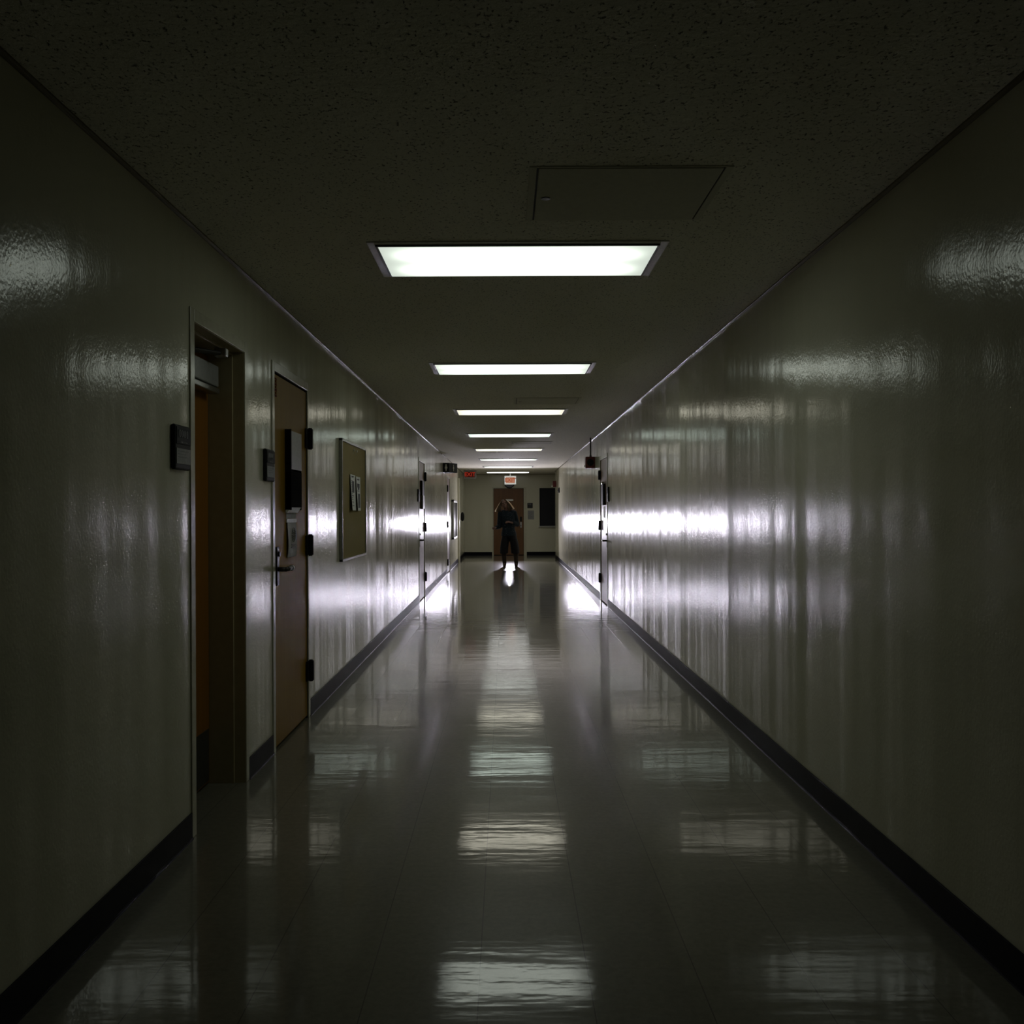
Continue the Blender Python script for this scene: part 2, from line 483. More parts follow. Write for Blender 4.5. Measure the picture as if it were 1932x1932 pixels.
# door_2: flush oak door
a, b, zt = D2
r = thing('door_2', PL((a + b) / 2, 0, 0), kind='structure')
frame_parts(r, PL, D2, 0, 0)
mb = MB()
wbox(mb, PL, b - .002, b + .001, -.20, -.001, 0, zt); wbox(mb, PL, a - .001, a + .002, -.20, -.001, 0, zt); wbox(mb, PL, a, b, -.20, -.001, zt - .002, zt + .001)
wbox(mb, PL, a, b, -.30, -.22, 0, zt)
obj('door_jamb', mb, M['black'], r)
V2 = -.004
leaf = obj('door_leaf', B(PL, a + .004, b - .004, V2 - .044, V2, .016, zt - .012, bevel=.0015), M['oak'], r)
for z in (1.775, 1.098, .300):
    hinge(r, PL, b + .002, 0.002, z, M['black'], r=.017, h=.125, plate=.05)
lever_set(leaf, PL, a + .060, V2, .992, 1, M['dark_metal'], M['white_metal'], plate=(.05, .20), long=.125)

# door_3: far left, flush
def far_door(name, P, d, leaf_mat, hinge_far, zs, lever_u, jam=.20):
    a, b, zt = d
    r = thing(name, P((a + b) / 2, 0, 0), kind='structure')
    frame_parts(r, P, d, 0, 0)
    mb = MB(); wbox(mb, P, a, b, -.28, -jam, 0, zt)
    wbox(mb, P, a - .001, a + .002, -jam, -.001, 0, zt); wbox(mb, P, b - .002, b + .001, -jam, -.001, 0, zt)
    obj('door_jamb', mb, M['frame'], r)
    lf = obj('door_leaf', B(P, a + .004, b - .004, -.05, -.006, .014, zt - .006, bevel=.0015), leaf_mat, r)
    hu = b + .002 if hinge_far else a - .002
    for z in zs: hinge(r, P, hu, .002, z, M['black'], r=.015, h=.13, plate=.045)
    return r, lf
r, lf = far_door('door_3', PL, D3, M['brown_wood'], True, (1.86, 1.08, .31), None)
lever_set(lf, PL, D3[0] + .07, -.006, .90, 1, M['dark_metal'])
r, lf4 = far_door('door_4', PL, D4, M['brown_wood'], False, (1.82, 1.05, .24), None)
mb = MB(); wbox(mb, PL, D4[1] - .13, D4[1] - .05, -.006, -.003, .85, 1.25, .001)
obj('push_plate', mb, M['steel'], lf4)
mb = MB(); wbox(mb, PL, D4[0] + .08, D4[1] - .08, -.006, -.003, .03, .25, .001)
obj('kick_plate', mb, M['steel'], lf4)
r, lfr = far_door('door_5', PR, DR, M['brown_wood'], True, (1.845, 1.105, .333), None)
lever_set(lfr, PR, DR[0] + .07, -.006, .905, 1, M['dark_metal'])

# door_6: end of the hall
a, b, zt = DE
r = thing('door_6', PE((a + b) / 2, 0, 0), kind='structure')
mb = MB(); t = .006
wbox(mb, PE, a - .035, a, 0, t, 0, zt + .035, .002); wbox(mb, PE, b, b + .075, 0, t, 0, zt + .035, .002); wbox(mb, PE, a, b, 0, t, zt, zt + .035, .002)
obj('door_frame', mb, M['frame'], r)
mb = MB(); wbox(mb, PE, a, b, -.28, -.20, 0, zt); wbox(mb, PE, a - .001, a + .002, -.2, -.001, 0, zt); wbox(mb, PE, b - .002, b + .001, -.2, -.001, 0, zt)
obj('door_jamb', mb, M['black'], r)
lf6 = obj('door_leaf', B(PE, a + .006, b - .006, -.065, -.02, .014, zt - .010, bevel=.002), M['brown_wood'], r)
obj('deadlock', B(PE, b - .115, b - .055, -.02, .0, 1.03, 1.17, bevel=.006), M['black'], lf6)
lever_set(lf6, PE, b - .085, -.02, .91, -1, M['steel'], plate=(.05, .16))

# ------------------------------------------------------------------ ceiling lights
LX = .055; LENS_W, LENS_D = 1.212, .500
L_Y = [4.14 + 3.3 * k for k in range(8)]
L_TINT = [(.66, .73, .64), (.85, .92, .81), (1.0, .96, .78), (.86, 1.0, .88), (1.0, .96, .78), (.82, .88, .80), (.95, .98, .93), (1.30, 1.31, 1.26)]
L_LAB = ['large nearest fluorescent ceiling light, brightest and widest of the row, just past the access panel',
         'second fluorescent ceiling light of the row, with bright white end strips on its frame',
         'third fluorescent ceiling light of the row, just beyond the second access panel',
         'fourth fluorescent ceiling light of the row, above the middle of the long hall',
         'fifth fluorescent ceiling light of the row, first beyond the third access panel',
         'sixth fluorescent ceiling light of the row, a slim bright strip far down the hall',
         'seventh fluorescent ceiling light of the row, last but one before the end wall',
         'farthest fluorescent ceiling light, directly above the exit sign near the end wall']
y0 = L_Y[0]
lt = thing('ceiling_light', (LX, y0 + LENS_D / 2, H), L_LAB[0], 'ceiling light', 'fluorescent ceiling lights in a row')
x0, x1, ya, yb = LX - LENS_W / 2, LX + LENS_W / 2, y0, y0 + LENS_D
mb = MB(); g, f = .012, .034
for lo, hi in (((x0 - g - f, ya - g - f), (x0 - g, yb + g + f)), ((x1 + g, ya - g - f), (x1 + g + f, yb + g + f)),
               ((x0 - g, ya - g - f), (x1 + g, ya - g)), ((x0 - g, yb + g), (x1 + g, yb + g + f))):
    mb.box((*lo, H - .006), (*hi, H), .002)
obj('housing', mb, M['white_metal'], lt)
mb = MB()
for lo, hi in (((x0 - g, ya - g), (x0, yb + g)), ((x1, ya - g), (x1 + g, yb + g)), ((x0, ya - g), (x1, ya)), ((x0, yb), (x1, yb + g))):
    mb.box((*lo, H - .013), (*hi, H), .002)
obj('lens_frame', mb, M['dark_metal'], lt)
ln = obj('lens', MB().box((x0, ya, H - .017), (x1, yb, H - .002), .004), M['lens'], lt)
ln.color = (*L_TINT[0], 1)
for k in range(1, 8):
    c = copy_tree(lt); c.location.y += L_Y[k] - y0; c['label'] = L_LAB[k]
    for ch in COL.objects:
        if ch.parent == c and ch.name.startswith('lens') and 'frame' not in ch.name: ch.color = (*L_TINT[k], 1)

# ------------------------------------------------------------------ ceiling access panels
def hatch(y, label):
    x0, x1, d = .116, .742, .565
    t = thing('access_panel', ((x0 + x1) / 2, y + d / 2, H), label, 'access panel', 'access panels in the ceiling')
    mb = MB(); f = .032
    for lo, hi in (((x0 - f, y - .010), (x0 - .007, y + d + .010)), ((x1 + .007, y - .010), (x1 + f, y + d + .010)),
                   ((x0 - .007, y - .012), (x1 + .007, y - .004)), ((x0 - .007, y + d + .004), (x1 + .007, y + d + .010))):
        mb.box((*lo, H - .004), (*hi, H), .001)
    obj('frame', mb, M['panel'], t)
    obj('gap', MB().box((x0 - .007, y - .004, H - .001), (x1 + .007, y + d + .004, H)), M['black'], t)
    obj('hatch_door', MB().box((x0, y, H - .006), (x1, y + d, H - .001), .001), M['panel'], t)
    obj('key_lock', MB().tube((x0 + .035, y + .30, H - .009), (x0 + .035, y + .30, H - .004), .017), M['dark_metal'], t)
    return t
hatch(3.224, 'large square access panel in the ceiling before the nearest light')
hatch(9.70, 'second access panel in the ceiling, just before the third light')
hatch(15.65, 'small dim access panel far along the ceiling, between the fourth and fifth lights')

# ------------------------------------------------------------------ room signs
def room_sign(P, u0, u1, z0, z1, label, insert=True, small=False):
    t = thing('room_sign', P((u0 + u1) / 2, 0, z0), label, 'sign', 'black room signs')
    th = .022
    obj('backplate', B(P, u0, u1, 0.0, th - .003, z0, z1, bevel=.007), M['black'], t)
    zm = z0 + (z1 - z0) * (.53 if insert else .06)
    f = obj('number_plate', B(P, u0 + .008, u1 - .006, th - .004, th, zm + .006, z1 - .008, bevel=.002), M['sign_dark'], t)
    w = u1 - u0
    mb = MB()
    zz = z1 - .030; n = 4 if insert else 3
    for k in range(n):                        # raised characters and the braille row below them
        uu = u0 + w * (.18 + .62 * k / n)
        wbox(mb, P, uu, uu + w * .03, th, th + .0015, zz - .018, zz + .010)
        wbox(mb, P, uu + w * .075, uu + w * .105, th, th + .0015, zz - .018, zz + .010)
        wbox(mb, P, uu, uu + w * .105, th, th + .0015, zz + .006, zz + .010)
        wbox(mb, P, uu, uu + w * .105, th, th + .0015, zz - .018, zz - .014)
    for k in range(6):
        uu = u0 + w * (.28 + .08 * k)
        wbox(mb, P, uu, uu + w * .03, th, th + .0015, zz - .040, zz - .034)
    obj('raised_characters', mb, M['sign_mark'], f)
    if insert:
        ins = obj('paper_insert', B(P, u0 + .010, u1 - .006, th - .004, th - .001, z0 + .022, zm - .010), M['sign_grey'], t)
        mb = MB(); zi = zm - .022
        for k in range(3):
            wbox(mb, P, u0 + .025, u0 + .025 + (w - .05) * (.95, .7, .8)[k], th - .001, th - .0004, zi - k * .011, zi - k * .011 + .003)
        obj('insert_lines', mb, M['grey_ink'], ins)
    return t
room_sign(PL, 3.600, 3.775, 1.470, 1.642, 'black room sign with grey insert left of the recessed door, nearest the camera')
room_sign(PL, 4.968, 5.145, 1.470, 1.640, 'black room sign with grey insert between the recessed door and the oak door')
room_sign(PL, 13.60, 13.78, 1.46, 1.64, 'black room sign beside the far left door past the bulletin board', small=True)
room_sign(PR, 12.84, 13.02, 1.44, 1.64, 'black room sign on the right wall beside the only door there')
room_sign(PE, .645, .805, 1.43, 1.59, 'square black room sign on the end wall right of the brown door', insert=False)

# ------------------------------------------------------------------ on the oak door
t = thing('document_holder', PL(5.62, V2, 1.32), 'tall black document holder with grey upper plate hung on the oak door', 'document holder')
u0, u1, za, zb = 5.478, 5.765, 1.320, 1.785
obj('holder_back', B(PL, u0, u1, V2, V2 + .006, za, zb, bevel=.001), M['black'], t)
obj('side_panel', B(PL, u0, u0 + .006, V2 + .004, V2 + .038, za, zb, bevel=.001), M['matte_black'], t)
obj('side_panel', B(PL, u1 - .006, u1, V2 + .004, V2 + .034, za, zb - .02, bevel=.001), M['matte_black'], t)
obj('upper_plate', B(PL, u0 + .008, u1 - .008, V2 + .006, V2 + .037, 1.555, 1.776, bevel=.001), M['closer'], t)
mb = MB(); wbox(mb, PL, u0, u1, V2 + .004, V2 + .036, za + .016, 1.545, .002)
obj('front_pocket', mb, M['matte_black'], t)
mb = MB(); mb.prism([PL(u0, V2 + .004, za + .02), PL(u0, V2 + .036, za + .02), PL(u0, V2 + .012, za - .016), PL(u0, V2 + .004, za - .016)], PL(u1, 0, 0) - PL(u0, 0, 0))
obj('underside_painted_lit', mb, M['white_metal'], t)  # white stands in for lamp light on the black pocket's underside

t = thing('paper_notice', PL(5.63, V2, 1.06), 'pale printed paper notice taped to the oak door beside the lever handle', 'notice')
mb = MB(); rings = []
for k in range(9):                                     # curls slightly off the door
    s = k / 8; z = 1.250 - s * .205; v = V2 + .002 + .010 * math.sin(s * PI) * (.4 + .6 * s)
    rings.append([PL(5.505, v + .004, z), PL(5.75, v, z), PL(5.75, v + .0008, z), PL(5.505, v + .0048, z)])
mb.loft(rings)
sheet = obj('sheet', mb, M['paper_dim'], t, smooth=False)
mb = MB()
for k, (z, w) in enumerate(((1.115, .11), (1.098, .12))):
    wbox(mb, PL, 5.565, 5.565 + w, V2 + .0155, V2 + .0165, z, z + .006)
obj('text_lines', mb, M['grey_ink'], sheet)
mb = MB()
for q in range(3):
    cz, R_ = 1.175, (.040, .028, .014)[q]
    for k in range(20):
        a0, a1 = 2 * PI * k / 20, 2 * PI * (k + .7) / 20
        mb.tube(PL(5.63 + R_ * math.cos(a0) * 1.1, V2 + .0165, cz + R_ * math.sin(a0)), PL(5.63 + R_ * math.cos(a1) * 1.1, V2 + .0165, cz + R_ * math.sin(a1)), .0022, seg=5)
obj('printed_emblem', mb, M['grey_ink'], sheet)
obj('tape_strip', B(PL, 5.50, 5.755, V2, V2 + .007, 1.246, 1.268, bevel=.002), M['white_plastic'], t)
mb = B(PL, 5.505, 5.75, V2, V2 + .002, 1.270, 1.302); tag(obj('name_strip', mb, M['paper_dim'], origin=PL(5.63, V2, 1.27)), 'thin greyish name strip on the oak door below the document holder', 'label')

t = thing('red_label', PL(5.235, V2, 1.94), 'small dark red vertical label at the upper corner of the oak door', 'label')
obj('label_plate', B(PL, 5.213, 5.283, V2, V2 + .002, 1.945, 2.048), M['red_label'], t)
mb = MB()
for q in range(3):
    cz = 2.028 - q * .032
    for k in range(12):
        a0, a1 = 2 * PI * k / 12, 2 * PI * (k + 1) / 12
        mb.tube(PL(5.248 + .018 * math.cos(a0), V2 + .0025, cz + .010 * math.sin(a0)), PL(5.248 + .018 * math.cos(a1), V2 + .0025, cz + .010 * math.sin(a1)), .0026, seg=5)
obj('printed_digits', mb, M['oak'], t)

# ------------------------------------------------------------------ bulletin board with two posters
t = thing('bulletin_board', PL(7.85, 0, .93), 'tan cloth bulletin board in a thin metal frame on the left wall', 'bulletin board')
u0, u1, za, zb = 7.235, 8.470, .930, 1.872
mb = MB(); f = .020
wbox(mb, PL, u0, u0 + f, 0, .026, za, zb, .003); wbox(mb, PL, u1 - f, u1, 0, .026, za, zb, .003)
wbox(mb, PL, u0, u1, 0, .026, zb - f, zb, .003); wbox(mb, PL, u0, u1, 0, .026, za, za + f, .003)
obj('frame', mb, M['alu'], t)
obj('cork_panel', B(PL, u0 + f, u1 - f, 0, .016, za + f, zb - f), M['tan'], t)
for i, (u, z) in enumerate(((7.80, 1.815), (7.95, 1.815))):
    q = thing('push_pin', PL(u, .016, z), ('left' if i == 0 else 'right') + ' of two pale push pins near the top of the bulletin board', 'push pin', 'push pins on the bulletin board')
    obj('pin_head', MB().tube(PL(u, .018, z), PL(u, .030, z), .006, .009).box(PL(u - .004, .016, z - .03), PL(u + .004, .0175, z)), M['paper'], q)

def poster(u0, u1, z0, z1, label, blocks, curl):
    t = thing('poster', PL((u0 + u1) / 2, .016, z0), label, 'poster', 'posters on the bulletin board')
    rings = []
    for k in range(9):
        s = k / 8; z = z1 - s * (z1 - z0); v = .0175 + curl * s * s
        rings.append([PL(u0, v + .006 + .012 * s, z), PL((u0 + u1) / 2, v + .001, z), PL(u1, v + .003, z), PL(u1, v + .0042, z), PL((u0 + u1) / 2, v + .0022, z), PL(u0, v + .0072 + .012 * s, z)])
    sh = obj('sheet', MB().loft(rings), M['paper'], t)
    mb = MB()
    for bu0, bu1, bz0, bz1 in blocks:
        ua, ub = u0 + bu0 * (u1 - u0), u0 + bu1 * (u1 - u0)
        zc0, zc1 = z0 + bz0 * (z1 - z0), z0 + bz1 * (z1 - z0)
        def vv(u, z):
            s = (z1 - z) / (z1 - z0); w = (u - u0) / (u1 - u0)
            base = .0175 + curl * s * s
            a_, m_, b_ = base + .0072 + .012 * s, base + .0022, base + .0042
            return (a_ + (m_ - a_) * w * 2 if w < .5 else m_ + (b_ - m_) * (w * 2 - 1)) + .0008
        t_ = bmesh.new()
        for (p, q) in ((ua, ub),):
            mid = max(min((u0 + u1) / 2, q), p)
            for s0, s1 in ((p, mid), (mid, q)):
                if s1 - s0 < 1e-4: continue
                vs = [t_.verts.new(PL(uu, vv(uu, zz), zz)) for uu, zz in ((s0, zc0), (s1, zc0), (s1, zc1), (s0, zc1))]
                t_.faces.new(vs)
        mb.add(t_)
    obj('printed_blocks', mb, M['ink'], sh)
poster(7.61, 7.87, 1.322, 1.612, 'left of the two grey posters pinned on the tan bulletin board, printed with dense text',
       [(.2, .7, .93, .97)] + [(.12, .12 + .7 * random.uniform(.5, 1), .30 + .052 * k, .322 + .052 * k) for k in range(11)] + [(.3, .8, .5, .82)] + [(.15, .6, .22, .25), (.15, .7, .12, .14)], .006)
poster(7.90, 8.14, 1.322, 1.605, 'right of the two grey posters on the tan bulletin board, with a dark round picture',
       [(.25, .8, .90, .94), (.2, .85, .68, .80), (.45, .8, .62, .68), (.5, .9, .08, .50), (.15, .8, .57, .59)], .004)

# ------------------------------------------------------------------ far left: restroom sign, display case, dispenser
t = thing('restroom_sign', PL(19.4, 0, 2.11), 'black angled restroom sign projecting from the left wall below the ceiling', 'sign')
z0, z1 = 2.115, 2.305
pa, pb, pc, pd = PL(19.15, 0, z0), PL(19.17, .124, z0), PL(19.52, .270, z0), PL(19.80, 0, z0)
obj('sign_box', MB().prism([pa, pb, pc, pd], (0, 0, z1 - z0)), M['black'], t)
def pictogram(p0, p1, zc, h, name):
    d = (p1 - p0).normalized(); n = Vector((d.y, -d.x, 0)); n = n if n.y < 0 else -n
    c = (p0 + p1) / 2; c.z = zc; c = c + n * .004
    mb = MB()
    def q(s, z): return c + d * s + Vector((0, 0, z))
    mb.tube(q(0, h * .36) - n * .002, q(0, h * .36) + n * .002, h * .13, seg=16)
    mb.prism([q(-.16 * h, .20 * h), q(.16 * h, .20 * h), q(.22 * h, -.14 * h), q(.09 * h, -.16 * h), q(.07 * h, -.5 * h), q(-.07 * h, -.5 * h), q(-.09 * h, -.16 * h), q(-.22 * h, -.14 * h)], n * .003)
    obj(name, mb, M['paper'], t)
pictogram(pa, pb, (z0 + z1) / 2, .13, 'pictogram'); pictogram(pb, pc, (z0 + z1) / 2, .13, 'pictogram')

t = thing('display_case', PL(22.7, 0, .68), 'glazed display case in a bright metal frame past the far left door', 'display case')
u0, u1, za, zb = 22.05, 23.55, .68, 1.60
mb = MB(); f = .05
for aa in ((u0, u0 + f, za, zb), (u1 - f, u1, za, zb), (u0, u1, zb - f, zb), (u0, u1, za, za + f)):
    wbox(mb, PL, aa[0], aa[1], 0, .06, aa[2], aa[3], .006)
obj('case_frame', mb, M['alu'], t)
obj('case_back', B(PL, u0 + f, u1 - f, 0, .01, za + f, zb - f), M['brown_wood'], t)
obj('sliding_pane', B(PL, u0 + f, u1 - f, .03, .036, za + f, zb - f), M['pane'], t)

t = thing('wall_dispenser', PL(26.4, 0, 1.08), 'dark oval hand dispenser on the left wall at the far corner', 'dispenser')
obj('dispenser_body', MB().ball(PL(26.4, .055, 1.19), (.055, .07, .13), 16), M['black'], t, smooth=True)
obj('nozzle', MB().tube(PL(26.4, .075, 1.03), PL(26.4, .075, 1.08), .018), M['chrome'], t)
obj('mount_plate', B(PL, 26.34, 26.46, 0, .012, 1.06, 1.30, bevel=.004), M['white_plastic'], t)
mb = MB(); wbox(mb, PL, 24.9, 25.1, 0, .05, 0, 2.2, .004)
tag(obj('trim_4', mb, M['frame']), kind='structure')

# things on the two far side doors
t = thing('door_plaque', PL(14.3, -.006, 1.3), 'tall black holder with brownish lower half on the far left door', 'door holder')
obj('holder_plate', B(PL, 14.12, 14.42, -.006, .03, 1.56, 1.78, bevel=.003), M['black'], t)
obj('lower_pocket', B(PL, 14.12, 14.42, -.006, .036, 1.36, 1.56, bevel=.003), M['kick'], t)
t = thing('door_plaque', PR(13.55, -.006, 1.42), 'tall black holder on the brown door in the right wall', 'door holder')
obj('holder_plate', B(PR, 13.42, 13.68, -.006, .030, 1.40, 1.70, bevel=.003), M['black'], t)
obj('clip', B(PR, 13.50, 13.60, .0, .034, 1.70, 1.73, bevel=.003), M['chrome'], t)
t = thing('notice_paper', PR(13.55, -.006, 1.22), 'crumpled pale notice below the holder on the right wall door', 'notice')
obj('sheet', B(PR, 13.44, 13.66, -.006, -.003, 1.22, 1.38), M['paper'], t)

# ------------------------------------------------------------------ right wall: alarm on conduit, switch, strobe
t = thing('wall_alarm', PR(14.95, 0, 1.97), 'dark red alarm box hanging from a ceiling conduit above the right door', 'alarm')
obj('alarm_box', B(PR, 14.87, 15.05, .0, .150, 1.985, 2.165, bevel=.012), M['alarm_red'], t)
obj('alarm_grille', MB().tube(PR(14.868, .075, 2.075), PR(14.86, .075, 2.075), .055, .05, 20), M['black'], t)
obj('conduit', MB().tube(PR(14.96, .062, 2.15), PR(14.96, .062, H), .012).tube(PR(14.96, .062, 2.16), PR(14.96, .062, 2.19), .018), M['dark_metal'], t)
obj('test_tab', B(PR, 14.88, 14.93, .148, .172, 2.010, 2.03, bevel=.003), M['white_plastic'], t)
t = thing('wall_switch', PR(24.8, 0, 1.80), 'small black switch box on the right wall near its far corner', 'switch')
obj('switch_plate', B(PR, 24.72, 24.95, 0, .030, 1.81, 1.94, bevel=.004), M['black'], t)
obj('toggle', B(PR, 24.81, 24.86, .030, .045, 1.86, 1.89, bevel=.003), M['sign_dark'], t)
t = thing('wall_strobe', PR(26.5, 0, 1.99), 'red fire alarm strobe with a white lens high by the right corner', 'alarm')
obj('strobe_body', B(PR, 26.45, 26.58, 0, .095, 2.00, 2.17, bevel=.008), M['alarm_red'], t)
obj('strobe_lens', B(PR, 26.46, 26.56, .085, .128, 2.005, 2.045, bevel=.006), M['strobe_white'], t)

# ------------------------------------------------------------------ end wall
t = thing('name_plate', PE(.10, -.02, 1.66), 'pale horizontal name plate on the brown door behind the head of the woman', 'name plate')
obj('plate', B(PE, -.01, .215, -.02, -.014, 1.655, 1.705, bevel=.002), M['white_plastic'], t)
t = thing('wall_clock', PE(.10, 0, 2.03), 'round grey wall clock above the brown door, half hidden by the exit sign', 'clock')
mb = MB(); n = 32; rings = []
for v, rr in ((0, .165), (.035, .165), (.040, .155), (.038, .142), (.030, .142)):
    rings.append([PE(.10 + rr * math.cos(2 * PI * k / n), v, 2.205 + rr * math.sin(2 * PI * k / n)) for k in range(n)])
mb.loft(rings); obj('clock_rim', mb, M['black'], t)
obj('clock_face', MB().tube(PE(.10, .030, 2.205), PE(.10, .033, 2.205), .142, seg=32), M['clock_face'], t)
obj('clock_hand', MB().tube(PE(.10, .035, 2.205), PE(.17, .035, 2.15), .006, .003, 6), M['black'], t)
obj('clock_hand', MB().tube(PE(.10, .0365, 2.205), PE(.03, .0365, 2.12), .005, .002, 6), M['black'], t)
t = thing('wall_notice', PE(.75, 0, 1.06), 'faint white paper notice on the end wall under the square black sign', 'notice')
sh = obj('sheet', B(PE, .655, .845, 0, .002, 1.085, 1.36), M['sign_grey'], t)
mb = MB()
for k in range(8): wbox(mb, PE, .675, .675 + .15 * random.uniform(.5, 1), .002, .0028, 1.12 + .027 * k, 1.128 + .027 * k)
obj('text_lines', mb, M['grey_ink'], sh)
t = thing('dark_display_board', PE(1.30, 0, .88), 'tall dark framed board on the end wall in the right corner', 'board')
u0, u1, za, zb = 1.015, 1.60, .880, 2.040
mb = MB(); f = .022
for aa in ((u0, u0 + f, za, zb), (u1 - f, u1, za, zb), (u0, u1, zb - f, zb)):
    wbox(mb, PE, aa[0], aa[1], 0, .03, aa[2], aa[3], .004)
obj('frame', mb, M['black'], t)
obj('ledge', B(PE, u0 - .03, u1 + .03, 0, .05, za - .03, za + .012, bevel=.004), M['alu'], t)
obj('dark_panel', B(PE, u0 + f, u1 - f, 0, .015, za + .012, zb - f), M['glass_dark'], t)

def exit_sign(x0, x1, y, z0, z1, label, face, letters, housing):
    t = thing('exit_sign', ((x0 + x1) / 2, y, z0), label, 'exit sign', 'exit signs')
    obj('sign_housing', MB().box((x0, y, z0), (x1, y + .05, z1), .008), housing, t)
    m = .042
    fc = obj('sign_face', MB().box((x0 + m, y - .003, z0 + m), (x1 - m, y, z1 - m), .001), face, t)
    w = x1 - x0
    text_mesh('exit_letters', 'EXIT', (z1 - z0) * .62, letters, Matrix.Translation(((x0 + x1) / 2, y - .005, (z0 + z1) / 2)) @ Matrix.Rotation(PI / 2, 4, 'X'), fc)
    obj('mount', MB().tube(((x0 + x1) / 2, y + .025, z1 - .004), ((x0 + x1) / 2, y + .025, H), .018).tube(((x0 + x1) / 2, y + .025, H - .012), ((x0 + x1) / 2, y + .025, H), .045), M['white_metal'], t)
exit_sign(-1.135, -.795, 25.5, 2.205, 2.435, 'dim red exit sign hanging by the far left corner', M['exit_face'], M['exit_dim'], M['exit_box'])
exit_sign(-.045, .295, 27.9, 2.118, 2.372, 'brighter orange exit sign in the middle, in front of the clock', M['exit_face_hot'], M['exit_hot'], M['white_plastic'])

# ------------------------------------------------------------------ the woman
PY = 22.9
def remeshed(name, mb, mat, parent, voxel, smooth=6, fac=.5):
    me = bpy.data.meshes.new(name + '_raw')
    mb.bm.to_mesh(me); mb.bm.free()
    o = bpy.data.objects.new(name + '_raw', me); COL.objects.link(o)
    md = o.modifiers.new('r', 'REMESH'); md.mode = 'VOXEL'; md.voxel_size = voxel
    ms = o.modifiers.new('s', 'SMOOTH'); ms.factor = fac; ms.iterations = smooth
    dg = bpy.context.evaluated_depsgraph_get()
    me2 = bpy.data.meshes.new_from_object(o.evaluated_get(dg))
    COL.objects.unlink(o); bpy.data.objects.remove(o)
    me2.transform(Matrix.Translation(-world_of(parent)))
    me2.name = name; me2.materials.clear(); me2.materials.append(mat)
    for p in me2.polygons: p.use_smooth = True
    q = bpy.data.objects.new(name, me2); COL.objects.link(q); q.parent = parent
    return q

skin = simple('skin', (.115, .058, .040), .55, scale=30, vary=.08)
boot_m = simple('olive_brown_leather', (.026, .018, .012), .7, scale=40, spec=.2)
cul_m = simple('black_cloth', (.008, .008, .010), .8, scale=120, spec=.2)
def blouse_mat():
    m, nt, out = new_mat('dark_blouse_with_pale_print')
    p = N(nt, 'ShaderNodeBsdfPrincipled', Roughness=.75)
    p.inputs['Specular IOR Level'].default_value = .2
    tc = N(nt, 'ShaderNodeTexCoord')
    vo = N(nt, 'ShaderNodeTexVoronoi', Scale=30.0, Randomness=1.0); link(nt, tc, 'Object', vo, 'Vector')
    no = mapped_noise(nt, tc, (30, 30, 46), 1.0, 2.0)
    v = math_node(nt, 'MULTIPLY_ADD', no.outputs['Fac'], .5, vo.outputs['Distance'])
    r = N(nt, 'ShaderNodeValToRGB'); r.color_ramp.interpolation = 'CONSTANT'
    r.color_ramp.elements[0].position = 0; r.color_ramp.elements[0].color = (.11, .115, .13, 1)
    r.color_ramp.elements[1].position = .40; r.color_ramp.elements[1].color = (.005, .011, .017, 1)
    nt.links.new(v, r.inputs['Fac']); link(nt, r, 'Color', p, 'Base Color')
    link(nt, p, 'BSDF', out, 'Surface'); return m
def hair_mat(name, lo, hi, back, mix):
    m, nt, out = new_mat(name)
    p = N(nt, 'ShaderNodeBsdfPrincipled', Roughness=.42); p.inputs['Specular IOR Level'].default_value = .4
    tr = N(nt, 'ShaderNodeBsdfTranslucent'); tr.inputs['Color'].default_value = (*back, 1)
    tc = N(nt, 'ShaderNodeTexCoord'); no = mapped_noise(nt, tc, (40, 40, 4), 1.0, 2.0)
    r = N(nt, 'ShaderNodeValToRGB'); r.color_ramp.elements[0].color = (*lo, 1); r.color_ramp.elements[1].color = (*hi, 1)
    link(nt, no, 'Fac', r, 'Fac'); link(nt, r, 'Color', p, 'Base Color')
    mx = N(nt, 'ShaderNodeMixShader'); mx.inputs[0].default_value = mix
    link(nt, p, 'BSDF', mx, 1); link(nt, tr, 'BSDF', mx, 2); link(nt, mx, 'Shader', out, 'Surface')
    return m

W = thing('person', (.08, PY, 0), 'woman with long blond hair, dark patterned blouse and wide black trousers walking up the hall', 'person')
def q(x, y, z): return Vector((x, PY + y, z))
neck0, neck1 = q(.022, .03, 1.325), q(-.012, .012, 1.405)
hc = q(-.042, -.005, 1.500)                                     # head centre, tipped back and to one side
hrot = Matrix.Rotation(math.radians(-14), 3, 'Y') @ Matrix.Rotation(math.radians(-16), 3, 'X')
def hp(x, y, z): return hc + hrot @ Vector((x, y, z))
shL, shR = q(-.140, .03, 1.285), q(.195, .03, 1.290)
elL, wrL = q(-.165, .07, .960), q(-.262, -.115, .935)
elR, wrR = q(.262, .06, 1.015), q(.120, -.135, 1.060)
hipL, hipR = q(-.015, .01, .80), q(.150, .01, .80)
knL, anL = q(-.070, -.03, .435), q(-.045, .03, .085)
knR, anR = q(.220, .01, .440), q(.235, .0, .085)
mb = MB()
